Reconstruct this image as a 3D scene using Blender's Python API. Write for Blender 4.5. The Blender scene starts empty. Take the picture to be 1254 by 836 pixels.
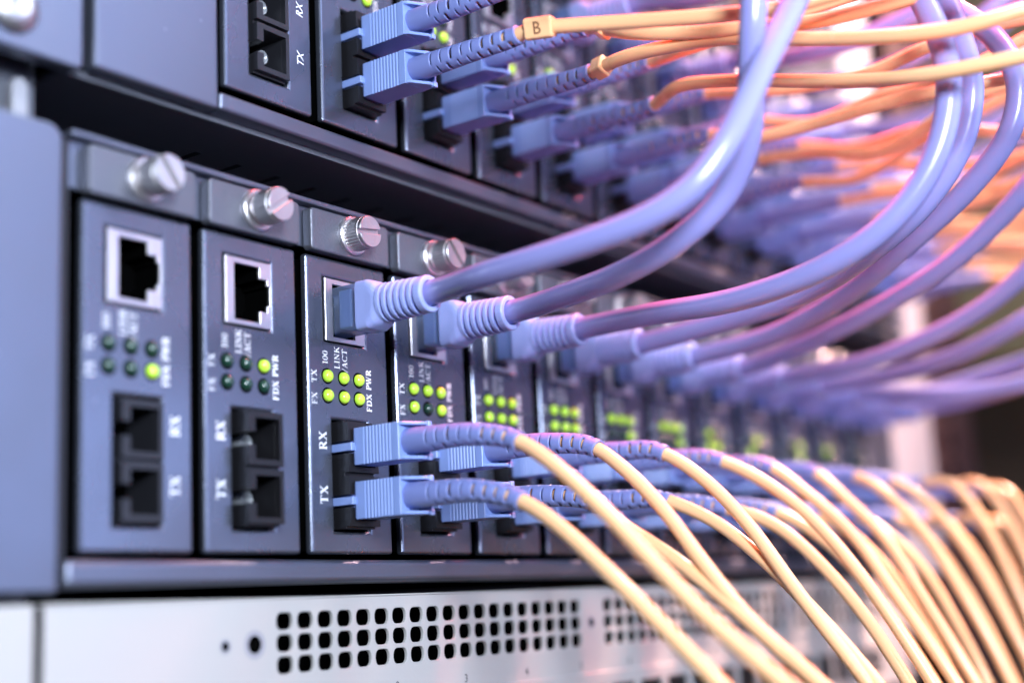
import bpy, bmesh, math, random
import numpy as np
from mathutils import Vector, Matrix

S = 0.001                       # everything below is written in millimetres
scene = bpy.context.scene
C = scene.collection
R = math.radians

# ------------------------------------------------------------------ camera
cam_data = bpy.data.cameras.new('camera')
cam = bpy.data.objects.new('camera', cam_data)
C.objects.link(cam)
scene.camera = cam
cam_data.sensor_fit = 'HORIZONTAL'
cam_data.sensor_width = 36.0
cam_data.lens = 36.0 * 1698.6 / 1254.0
cam_data.clip_start = 0.01
cam_data.clip_end = 50.0
_yaw, _pitch, _roll = R(54.39), R(10.96), R(-2.9)
_d = Vector((math.sin(_yaw) * math.cos(_pitch), math.cos(_yaw) * math.cos(_pitch), math.sin(_pitch)))
_r0 = _d.cross(Vector((0, 0, 1))).normalized()
_u0 = _r0.cross(_d)
_r = _r0 * math.cos(_roll) + _u0 * math.sin(_roll)
_u = _u0 * math.cos(_roll) - _r0 * math.sin(_roll)
_m = Matrix((_r, _u, -_d)).transposed().to_4x4()
_m.translation = Vector((-169.3, -226.2, -15.0)) * S
cam.matrix_world = _m
cam_data.dof.use_dof = True
cam_data.dof.focus_distance = 0.338
cam_data.dof.aperture_fstop = 4.6

# ------------------------------------------------------------------ world and lamps
world = bpy.data.worlds.new('World')
scene.world = world
world.use_nodes = True
bg = world.node_tree.nodes['Background']
bg.inputs[0].default_value = (0.40, 0.42, 0.62, 1)
bg.inputs[1].default_value = 0.06


def area_lamp(name, loc, target, size, power, color, spread=180):
    ld = bpy.data.lights.new(name, 'AREA')
    ld.shape = 'RECTANGLE'
    ld.size, ld.size_y = size
    ld.energy = power
    ld.color = color
    ld.spread = R(spread)
    o = bpy.data.objects.new(name, ld)
    C.objects.link(o)
    o.location = Vector(loc) * S
    dv = (Vector(target) - Vector(loc)).normalized()
    o.rotation_euler = dv.to_track_quat('-Z', 'Y').to_euler()
    return o


area_lamp('lamp_key', (-230, -440, 150), (110, -20, 60), (0.13, 0.13), 6.0, (0.74, 0.84, 1.0))
area_lamp('softbox_front', (370, -760, 300), (120, 0, 60), (0.70, 0.80), 6.4, (0.48, 0.60, 1.0))
area_lamp('fill_right', (1450, -760, 160), (260, 0, 60), (0.70, 0.60), 4.2, (0.70, 0.76, 1.0))  # added fill, brightens the far card faces and cable edges
area_lamp('lamp_top', (200, -440, 560), (110, -20, 60), (0.16, 0.16), 3.0, (0.82, 0.88, 1.0))
area_lamp('flare_fill_pink', (640, -120, 540), (430, -50, 185), (0.12, 0.12), 3.2, (1.0, 0.60, 0.52), 36)  # added lamp, tints the upper right in place of a pink lens flare
area_lamp('lamp_red', (250, -110, 560), (160, -105, 85), (0.08, 0.08), 0.95, (1.0, 0.10, 0.14), 30)

scene.view_settings.view_transform = 'Standard'
scene.view_settings.look = 'None'
scene.view_settings.exposure = 0.0
scene.view_settings.gamma = 1.0
scene.view_settings.use_curve_mapping = False
scene.render.engine = 'CYCLES'
scene.cycles.use_denoising = True
scene.cycles.max_bounces = 8
scene.cycles.caustics_reflective = False
scene.cycles.caustics_refractive = False

# ------------------------------------------------------------------ materials
MATS = {}


def mat(name, color, rough=0.5, metal=0.0, spec=0.5, bump=0.0, bscale=900.0, vary=0.0, emit=0.0, coat=0.0,
        trans=0.0, sss=0.0, scratch=0.0, ior=1.5, alpha=1.0, vscale=60.0):
    m = bpy.data.materials.new(name)
    m.use_nodes = True
    nt = m.node_tree
    b = nt.nodes['Principled BSDF']
    b.inputs['Base Color'].default_value = (*color, 1)
    b.inputs['Roughness'].default_value = rough
    b.inputs['Metallic'].default_value = metal
    b.inputs['Specular IOR Level'].default_value = spec
    b.inputs['IOR'].default_value = ior
    b.inputs['Coat Weight'].default_value = coat
    b.inputs['Coat Roughness'].default_value = 0.15
    b.inputs['Transmission Weight'].default_value = trans
    if sss:
        b.inputs['Subsurface Weight'].default_value = sss
        b.inputs['Subsurface Radius'].default_value = (0.0012, 0.0010, 0.0009)
        b.inputs['Subsurface Scale'].default_value = 1.0
    if emit:
        b.inputs['Emission Color'].default_value = (*color, 1)
        b.inputs['Emission Strength'].default_value = emit
    tc = nt.nodes.new('ShaderNodeTexCoord')
    if vary or scratch:
        nz = nt.nodes.new('ShaderNodeTexNoise')
        nz.inputs['Scale'].default_value = vscale
        nz.inputs['Detail'].default_value = 5
        nt.links.new(tc.outputs['Object'], nz.inputs['Vector'])
        mr = nt.nodes.new('ShaderNodeMapRange')
        mr.inputs['From Min'].default_value = 0.3
        mr.inputs['From Max'].default_value = 0.7
        mr.inputs['To Min'].default_value = max(0.02, rough - vary)
        mr.inputs['To Max'].default_value = min(1.0, rough + vary)
        nt.links.new(nz.outputs['Fac'], mr.inputs['Value'])
        nt.links.new(mr.outputs['Result'], b.inputs['Roughness'])
    if scratch:                                     # dust specks and small rubbed spots
        geo = nt.nodes.new('ShaderNodeNewGeometry')
        n2 = nt.nodes.new('ShaderNodeTexNoise')
        n2.inputs['Scale'].default_value = 420.0
        n2.inputs['Detail'].default_value = 2
        nt.links.new(geo.outputs['Position'], n2.inputs['Vector'])
        cr = nt.nodes.new('ShaderNodeMapRange')
        cr.inputs['From Min'].default_value = 0.76
        cr.inputs['From Max'].default_value = 0.80
        cr.inputs['To Min'].default_value = 0.0
        cr.inputs['To Max'].default_value = scratch
        nt.links.new(n2.outputs['Fac'], cr.inputs['Value'])
        mx = nt.nodes.new('ShaderNodeMix')
        mx.data_type = 'RGBA'
        mx.inputs[6].default_value = (*color, 1)
        mx.inputs[7].default_value = (0.55, 0.55, 0.58, 1)
        nt.links.new(cr.outputs['Result'], mx.inputs[0])
        nt.links.new(mx.outputs[2], b.inputs['Base Color'])
    if bump:
        nb = nt.nodes.new('ShaderNodeTexNoise')
        nb.inputs['Scale'].default_value = bscale
        nb.inputs['Detail'].default_value = 3
        nt.links.new(tc.outputs['Object'], nb.inputs['Vector'])
        bp = nt.nodes.new('ShaderNodeBump')
        bp.inputs['Strength'].default_value = bump
        bp.inputs['Distance'].default_value = 0.0003
        nt.links.new(nb.outputs['Fac'], bp.inputs['Height'])
        nt.links.new(bp.outputs['Normal'], b.inputs['Normal'])
    MATS[name] = m
    return m


mat('face_paint', (0.145, 0.158, 0.205), 0.27, metal=0.8, spec=0.6, bump=0.06, bscale=1500, vary=0.05, scratch=0.5)
mat('chassis_paint', (0.155, 0.168, 0.218), 0.38, metal=0.8, spec=0.6, bump=0.08, bscale=1300, vary=0.05, scratch=0.35)
mat('underside_paint', (0.095, 0.100, 0.120), 0.55, spec=0.4, bump=0.12, bscale=1200)  # base colour raised to make up for light the underside does not get
mat('flange_plastic', (0.130, 0.134, 0.160), 0.40, metal=0.5, spec=0.6, bump=0.45, bscale=1700, vary=0.05)
mat('black_plastic', (0.009, 0.0085, 0.010), 0.42, spec=0.4, vary=0.06)
mat('rim_plastic', (0.014, 0.014, 0.017), 0.40, spec=0.45, vary=0.06)
mat('black_void', (0.0015, 0.0015, 0.0015), 0.9, spec=0.0)  # near-black, also puts the shade of card gaps and bays into the colour
mat('nickel', (0.66, 0.63, 0.64), 0.38, metal=1.0, bump=0.15, bscale=1400, vary=0.10)
mat('screw_metal', (0.54, 0.52, 0.52), 0.38, metal=1.0, bump=0.35, bscale=900, vary=0.10)
mat('gold', (0.80, 0.55, 0.22), 0.25, metal=1.0)
mat('white_paint', (0.42, 0.40, 0.375), 0.40, spec=0.5, bump=0.08, bscale=900, vary=0.08)
mat('grey_paint', (0.30, 0.30, 0.32), 0.45, spec=0.5, vary=0.05)
mat('print_white', (0.78, 0.78, 0.80), 0.55, spec=0.3)
mat('print_dark', (0.05, 0.05, 0.055), 0.6, spec=0.3)
mat('ethernet_jacket', (0.265, 0.265, 0.56), 0.22, spec=0.6, vary=0.05, bump=0.02, bscale=700)
mat('ethernet_boot', (0.34, 0.40, 0.75), 0.38, spec=0.5, vary=0.05, sss=0.05)
mat('wire_blue', (0.42, 0.58, 0.95), 0.30, spec=0.5, vary=0.05)
mat('clear_plastic', (0.55, 0.66, 0.95), 0.10, spec=0.8)
mat('connector_blue', (0.225, 0.315, 0.62), 0.36, spec=0.5, vary=0.06, sss=0.03)
mat('boot_blue', (0.185, 0.225, 0.49), 0.42, spec=0.5, vary=0.06)
mat('fibre_jacket', (0.96, 0.55, 0.27), 0.25, spec=0.55, vary=0.05)
mat('ceramic', (0.20, 0.21, 0.22), 0.2, spec=0.6)
mat('led_dark', (0.012, 0.045, 0.028), 0.10, spec=0.6, coat=0.5)
mat('rack_dark', (0.045, 0.020, 0.020), 0.5, spec=0.4, vary=0.05)
mat('rack_tan', (0.34, 0.25, 0.18), 0.55, spec=0.4, vary=0.05)
mat('cabinet_tan', (0.46, 0.34, 0.17), 0.6, spec=0.3, vary=0.05)
mat('print_brown', (0.22, 0.10, 0.05), 0.6, spec=0.3)
mat('wall_brown', (0.13, 0.085, 0.055), 0.8, spec=0.2, vary=0.05)


def clear_plastic_material():
    """Moulded clear plug: mostly lets light straight through, with a pale blue body and a glossy skin."""
    m = MATS['clear_plastic']
    nt = m.node_tree
    out = nt.nodes['Material Output']
    tr = nt.nodes.new('ShaderNodeBsdfTransparent')
    tr.inputs['Color'].default_value = (0.82, 0.90, 1.0, 1)
    lw = nt.nodes.new('ShaderNodeLayerWeight')
    lw.inputs['Blend'].default_value = 0.35
    mr = nt.nodes.new('ShaderNodeMapRange')
    mr.inputs['To Min'].default_value = 0.07
    mr.inputs['To Max'].default_value = 0.85
    nt.links.new(lw.outputs['Fresnel'], mr.inputs['Value'])
    mx = nt.nodes.new('ShaderNodeMixShader')
    nt.links.new(mr.outputs['Result'], mx.inputs['Fac'])
    nt.links.new(tr.outputs[0], mx.inputs[1])
    nt.links.new(nt.nodes['Principled BSDF'].outputs[0], mx.inputs[2])
    nt.links.new(mx.outputs[0], out.inputs['Surface'])


clear_plastic_material()


def led_lit_material():
    m = mat('led_lit', (0.42, 0.75, 0.05), 0.12, spec=0.5, coat=0.5)
    nt = m.node_tree
    b = nt.nodes['Principled BSDF']
    lw = nt.nodes.new('ShaderNodeTexCoord')
    sep = nt.nodes.new('ShaderNodeSeparateXYZ')
    nt.links.new(lw.outputs['Object'], sep.inputs[0])
    mr = nt.nodes.new('ShaderNodeMapRange')           # the lens is brightest at its tip, where the die shines through
    mr.inputs['From Min'].default_value = 0.0
    mr.inputs['From Max'].default_value = -0.0015
    mr.inputs['To Min'].default_value = 0.06
    mr.inputs['To Max'].default_value = 0.42
    nt.links.new(sep.outputs['Y'], mr.inputs['Value'])
    b.inputs['Emission Color'].default_value = (0.62, 0.86, 0.08, 1)
    nt.links.new(mr.outputs['Result'], b.inputs['Emission Strength'])


led_lit_material()

# ------------------------------------------------------------------ mesh helpers (millimetres in, metres out)


def mesh_from_bm(name, bm, material, smooth=False):
    for v in bm.verts:
        v.co *= S
    bmesh.ops.recalc_face_normals(bm, faces=bm.faces)
    me = bpy.data.meshes.new(name)
    bm.to_mesh(me)
    bm.free()
    me.materials.append(MATS[material])
    if smooth:
        for p in me.polygons:
            p.use_smooth = True
    return me


def obj(name, me, parent=None, bevel=0.0, segs=2, loc=None):
    o = bpy.data.objects.new(name, me)
    C.objects.link(o)
    if parent is not None:
        o.parent = parent
    if loc is not None:
        o.location = Vector(loc) * S
    if bevel:
        md = o.modifiers.new('bevel', 'BEVEL')
        md.width = bevel * S
        md.segments = segs
        md.limit_method = 'ANGLE'
        md.angle_limit = R(35)
        md.harden_normals = False
    return o


def tag(o, label=None, category=None, group=None, kind=None):
    if label:
        o['label'] = label
    if category:
        o['category'] = category
    if group:
        o['group'] = group
    if kind:
        o['kind'] = kind
    return o


def thing(name, loc, label, category, group=None):
    o = bpy.data.objects.new(name, None)
    o.empty_display_size = 0.01
    C.objects.link(o)
    o.location = Vector(loc) * S
    return tag(o, label, category, group)


def box(bm, x0, x1, y0, y1, z0, z1):
    v = [bm.verts.new(p) for p in ((x0, y0, z0), (x1, y0, z0), (x1, y1, z0), (x0, y1, z0),
                                   (x0, y0, z1), (x1, y0, z1), (x1, y1, z1), (x0, y1, z1))]
    for f in ((0, 1, 2, 3), (4, 5, 6, 7), (0, 1, 5, 4), (1, 2, 6, 5), (2, 3, 7, 6), (3, 0, 4, 7)):
        bm.faces.new([v[i] for i in f])


def boxes(name, material, *bs):
    bm = bmesh.new()
    for b in bs:
        box(bm, *b)
    return mesh_from_bm(name, bm, material)


def plate(name, material, x0, x1, z0, z1, y0, y1, holes=()):
    """A plate in the X-Z plane from y0 (front) to y1, with rectangular openings cut right through."""
    xs = sorted({x0, x1, *[h[0] for h in holes], *[h[1] for h in holes]})
    zs = sorted({z0, z1, *[h[2] for h in holes], *[h[3] for h in holes]})
    nx, nz = len(xs) - 1, len(zs) - 1

    def solid(i, j):
        if i < 0 or j < 0 or i >= nx or j >= nz:
            return False
        cx, cz = (xs[i] + xs[i + 1]) / 2, (zs[j] + zs[j + 1]) / 2
        return not any(h[0] < cx < h[1] and h[2] < cz < h[3] for h in holes)
    bm = bmesh.new()
    vc = {}

    def v(i, k, j):
        if (i, k, j) not in vc:
            vc[(i, k, j)] = bm.verts.new((xs[i], (y0, y1)[k], zs[j]))
        return vc[(i, k, j)]
    for i in range(nx):
        for j in range(nz):
            if not solid(i, j):
                continue
            for k in (0, 1):
                bm.faces.new((v(i, k, j), v(i + 1, k, j), v(i + 1, k, j + 1), v(i, k, j + 1)))
            if not solid(i - 1, j):
                bm.faces.new((v(i, 0, j), v(i, 1, j), v(i, 1, j + 1), v(i, 0, j + 1)))
            if not solid(i + 1, j):
                bm.faces.new((v(i + 1, 0, j), v(i + 1, 1, j), v(i + 1, 1, j + 1), v(i + 1, 0, j + 1)))
            if not solid(i, j - 1):
                bm.faces.new((v(i, 0, j), v(i + 1, 0, j), v(i + 1, 1, j), v(i, 1, j)))
            if not solid(i, j + 1):
                bm.faces.new((v(i, 0, j + 1), v(i + 1, 0, j + 1), v(i + 1, 1, j + 1), v(i, 1, j + 1)))
    bmesh.ops.dissolve_limit(bm, angle_limit=0.01, verts=bm.verts, edges=bm.edges) if not holes else None
    return mesh_from_bm(name, bm, material)


def prism(bm, poly, axis, a, b):
    """Extrude a 2-D polygon along an axis ('x': poly is (y,z); 'y': (x,z); 'z': (x,y))."""
    def p3(p, t):
        return {'x': (t, p[0], p[1]), 'y': (p[0], t, p[1]), 'z': (p[0], p[1], t)}[axis]
    A = [bm.verts.new(p3(p, a)) for p in poly]
    B = [bm.verts.new(p3(p, b)) for p in poly]
    bm.faces.new(A)
    bm.faces.new(B)
    n = len(poly)
    for i in range(n):
        bm.faces.new((A[i], A[(i + 1) % n], B[(i + 1) % n], B[i]))


def round_rect(x0, x1, z0, z1, r, n=5, corners=(1, 1, 1, 1)):
    out = []
    for k, (cx, cz, a0) in enumerate(((x1 - r, z1 - r, 0), (x0 + r, z1 - r, 90), (x0 + r, z0 + r, 180), (x1 - r, z0 + r, 270))):
        if not corners[k]:
            out.append(((x1, z1), (x0, z1), (x0, z0), (x1, z0))[k])
            continue
        for i in range(n + 1):
            a = R(a0 + 90 * i / n)
            out.append((cx + r * math.cos(a), cz + r * math.sin(a)))
    return out


def lathe_y(bm, prof, cx, cz, n=24, knurl=None, cap=True):
    """Revolve a profile of (y, r) about the Y axis through (cx, cz); knurl=(i0,i1,amp) ripples some rings."""
    rings = []
    for i, (y, r) in enumerate(prof):
        ring = []
        for k in range(n):
            a = 2 * math.pi * k / n
            rr = r - (knurl[2] if knurl and knurl[0] <= i <= knurl[1] and k % 2 else 0)
            ring.append(bm.verts.new((cx + rr * math.cos(a), y, cz + rr * math.sin(a))))
        rings.append(ring)
    for a, b in zip(rings, rings[1:]):
        for k in range(n):
            bm.faces.new((a[k], a[(k + 1) % n], b[(k + 1) % n], b[k]))
    if cap:
        bm.faces.new(rings[0])
        bm.faces.new(rings[-1])
    return rings


def smooth_path(ctrl, step):
    """Centripetal Catmull-Rom through the control points, resampled at even spacing."""
    P = [np.array(p, float) for p in ctrl]
    P = [2 * P[0] - P[1]] + P + [2 * P[-1] - P[-2]]
    pts = []
    for i in range(1, len(P) - 2):
        p0, p1, p2, p3 = P[i - 1:i + 3]
        t0 = 0.0
        t1 = t0 + np.linalg.norm(p1 - p0) ** 0.5
        t2 = t1 + np.linalg.norm(p2 - p1) ** 0.5
        t3 = t2 + np.linalg.norm(p3 - p2) ** 0.5
        for t in np.linspace(t1, t2, 24, endpoint=False):
            a1 = (t1 - t) / (t1 - t0) * p0 + (t - t0) / (t1 - t0) * p1
            a2 = (t2 - t) / (t2 - t1) * p1 + (t - t1) / (t2 - t1) * p2
            a3 = (t3 - t) / (t3 - t2) * p2 + (t - t2) / (t3 - t2) * p3
            b1 = (t2 - t) / (t2 - t0) * a1 + (t - t0) / (t2 - t0) * a2
            b2 = (t3 - t) / (t3 - t1) * a2 + (t - t1) / (t3 - t1) * a3
            pts.append((t2 - t) / (t2 - t1) * b1 + (t - t1) / (t2 - t1) * b2)
    pts.append(P[-2])
    pts = np.array(pts)
    for _ in range(6):                                # ease out kinks, ends kept
        q = pts.copy()
        q[2:-2] = (pts[:-4] + pts[1:-3] + pts[2:-2] + pts[3:-1] + pts[4:]) / 5
        pts = q
    seg = np.linalg.norm(np.diff(pts, axis=0), axis=1)
    s = np.concatenate([[0], np.cumsum(seg)])
    n = max(4, int(s[-1] / step))
    t = np.linspace(0, s[-1], n + 1)
    return np.stack([np.interp(t, s, pts[:, k]) for k in range(3)], 1), t


def frames(pts):
    T = np.gradient(pts, axis=0)
    T /= np.linalg.norm(T, axis=1)[:, None]
    n = np.cross(T[0], (0, 0, 1.0))
    n /= np.linalg.norm(n)
    N = [n]
    for i in range(1, len(pts)):
        n = N[-1] - T[i] * np.dot(N[-1], T[i])
        N.append(n / np.linalg.norm(n))
    N = np.array(N)
    return T, N, np.cross(T, N)


def tube(bm, pts, rad, n=12, skip=None, caps=True):
    """Sweep a circle along pts; rad is a number or one per point; skip(i, k) leaves that facet open."""
    T, N, B = frames(pts)
    rings = []
    for i, p in enumerate(pts):
        r = rad[i] if hasattr(rad, '__len__') else rad
        rings.append([bm.verts.new(p + r * (math.cos(2 * math.pi * k / n) * N[i] + math.sin(2 * math.pi * k / n) * B[i])) for k in range(n)])
    for i in range(len(rings) - 1):
        for k in range(n):
            if skip and skip(i, k):
                continue
            bm.faces.new((rings[i][k], rings[i][(k + 1) % n], rings[i + 1][(k + 1) % n], rings[i + 1][k]))
    if caps:
        bm.faces.new(rings[0])
        bm.faces.new(rings[-1])
    return rings


def text_mesh(items, material, depth=0.04):
    """Flat print: items are (string, x, z, height, angle, shear, squeeze, weight); returns one mesh in the X-Z plane facing -Y."""
    bm = bmesh.new()
    for s, x, z, h, ang, shear, sq, wt in items:
        cu = bpy.data.curves.new('print', 'FONT')
        cu.body = s
        cu.size = h / 0.73
        cu.align_x = 'CENTER'
        cu.align_y = 'CENTER'
        cu.shear = shear
        cu.offset = wt
        cu.extrude = depth / 2
        cu.resolution_u = 3
        o = bpy.data.objects.new('print', cu)
        me = o.to_mesh()
        mt = Matrix.Translation((x, -depth, z)) @ Matrix.Rotation(-ang, 4, 'Y') @ Matrix.Rotation(R(90), 4, 'X') @ Matrix.Diagonal((sq, 1, 1, 1))
        me.transform(mt)
        bm.from_mesh(me)
        o.to_mesh_clear()
        bpy.data.objects.remove(o)
        bpy.data.curves.remove(cu)
    for v in bm.verts:
        v.co *= S
    me = bpy.data.meshes.new('lettering')
    bm.to_mesh(me)
    bm.free()
    me.materials.append(MATS[material])
    return me


GLYPHS = {   # roman capitals as strokes: (x0, z0, x1, z1, thickness); 'a' entries are arcs (cx, cz, rx, rz, a0, a1, thin, thick)
    'T': (0.78, [(0, .965, .78, .965, .07), (.39, 0, .39, .95, .16), (.22, .03, .56, .03, .06), (.03, .97, .03, .76, .06), (.75, .97, .75, .76, .06)]),
    'X': (0.82, [(.12, .97, .70, .03, .17), (.68, .97, .13, .03, .07), (0, .97, .30, .97, .06), (.52, .97, .80, .97, .06), (0, .03, .28, .03, .06), (.52, .03, .82, .03, .06)]),
    'F': (0.66, [(.18, 0, .18, 1, .16), (.02, .965, .64, .965, .07), (.18, .52, .48, .52, .07), (.02, .03, .36, .03, .06), (.61, .98, .61, .76, .06), (.48, .64, .48, .40, .05)]),
    'R': (0.80, [(.18, 0, .18, 1, .16), (.02, .97, .4, .97, .07), (.02, .03, .34, .03, .06), (.18, .5, .4, .5, .07), (.40, .5, .72, .03, .16), (.62, .03, .80, .03, .06), ('a', .36, .735, .26, .235, -90, 90, .07, .16)]),
    'P': (0.66, [(.18, 0, .18, 1, .16), (.02, .97, .4, .97, .07), (.02, .03, .36, .03, .06), (.18, .47, .4, .47, .07), ('a', .36, .72, .26, .25, -90, 90, .07, .16)]),
    'D': (0.80, [(.18, 0, .18, 1, .16), (.02, .97, .38, .97, .07), (.02, .03, .38, .03, .07), ('a', .34, .5, .40, .47, -90, 90, .07, .17)]),
    'W': (1.10, [(.10, .97, .33, .03, .15), (.33, .03, .56, .90, .06), (.52, .97, .76, .03, .15), (.76, .03, .99, .95, .06), (0, .97, .24, .97, .06), (.42, .97, .64, .97, .06), (.88, .97, 1.10, .97, .06)]),
    'L': (0.66, [(.18, 0, .18, 1, .16), (.02, .97, .36, .97, .06), (.02, .035, .64, .035, .07), (.61, .02, .61, .26, .06)]),
    'I': (0.36, [(.18, 0, .18, 1, .16), (.02, .97, .34, .97, .06), (.02, .03, .34, .03, .06)]),
    'N': (0.84, [(.14, 0, .14, 1, .06), (.70, 0, .70, 1, .06), (.14, .96, .70, .04, .16), (0, .97, .2, .97, .06), (.56, .97, .84, .97, .06), (0, .03, .28, .03, .06)]),
    'K': (0.82, [(.18, 0, .18, 1, .16), (.02, .97, .34, .97, .06), (.02, .03, .34, .03, .06), (.24, .44, .66, .97, .07), (.38, .60, .72, .03, .16), (.52, .97, .80, .97, .06), (.60, .03, .82, .03, .06)]),
    'A': (0.80, [(.12, .03, .40, .98, .06), (.40, .98, .66, .03, .16), (.22, .35, .56, .35, .06), (0, .03, .24, .03, .06), (.52, .03, .80, .03, .06)]),
    'C': (0.78, [('a', .42, .5, .36, .47, 48, 312, .06, .16), (.70, .97, .70, .70, .06), (.70, .28, .68, .12, .05)]),
    '1': (0.40, [(.22, 0, .22, 1, .15), (.06, .03, .38, .03, .06), (.05, .82, .22, .96, .06)]),
    '0': (0.58, [('a', .29, .5, .23, .46, 0, 360, .06, .14)]),
    '/': (0.42, [(.0, -.1, .40, 1.08, .07)]),
}


def roman_mesh(items, material):
    """Serif capitals printed on a panel facing -Y, reading upwards: items are (string, x, z, height, weight)."""
    bm = bmesh.new()
    lift = 0.03

    def quad(M, a, b, c, d):
        nonlocal lift
        lift += 0.0007
        bm.faces.new([bm.verts.new(M @ Vector((p[0], 0, p[1])) - Vector((0, lift, 0))) for p in (a, b, c, d)])
    for s, x, z, h, wt in items:
        lift = 0.03
        total = sum(GLYPHS[ch][0] + 0.10 for ch in s) - 0.10
        M0 = Matrix.Translation((x, 0, z)) @ Matrix.Rotation(-R(90), 4, 'Y') @ Matrix.Scale(h, 4)
        cur = -total / 2
        for ch in s:
            w, strokes = GLYPHS[ch]
            for st in strokes:
                if st[0] == 'a':
                    _, cx, cz, rx, rz, a0, a1, t0, t1 = st
                    m = 18
                    P = []
                    for i in range(m + 1):
                        a = R(a0 + (a1 - a0) * i / m)
                        t = (t0 + (t1 - t0) * abs(math.cos(a))) * wt / 2
                        ca, sa = math.cos(a), math.sin(a)
                        P.append(((cur + cx + (rx - t) * ca, cz + (rz - t) * sa - .5), (cur + cx + (rx + t) * ca, cz + (rz + t) * sa - .5)))
                    for p, q in zip(P, P[1:]):
                        quad(M0, p[0], p[1], q[1], q[0])
                else:
                    x0, z0, x1, z1, t = st
                    t *= wt
                    dx, dz = x1 - x0, z1 - z0
                    ln = math.hypot(dx, dz)
                    nx, nz = -dz / ln * t / 2, dx / ln * t / 2
                    quad(M0, (cur + x0 + nx, z0 + nz - .5), (cur + x1 + nx, z1 + nz - .5), (cur + x1 - nx, z1 - nz - .5), (cur + x0 - nx, z0 - nz - .5))
            cur += w + 0.10
    for v in bm.verts:
        v.co *= S
    me = bpy.data.meshes.new('lettering')
    bm.to_mesh(me)
    bm.free()
    me.materials.append(MATS[material])
    return me


def ordinal(n):
    return ('zeroth first second third fourth fifth sixth seventh eighth ninth tenth eleventh twelfth thirteenth').split()[n]


PITCH = 31.8
N_CARDS = 13
UX, UY, UZ = 36.8, -2.0, 105.3          # first card of the upper chassis, relative to the first card of the lower one

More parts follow.
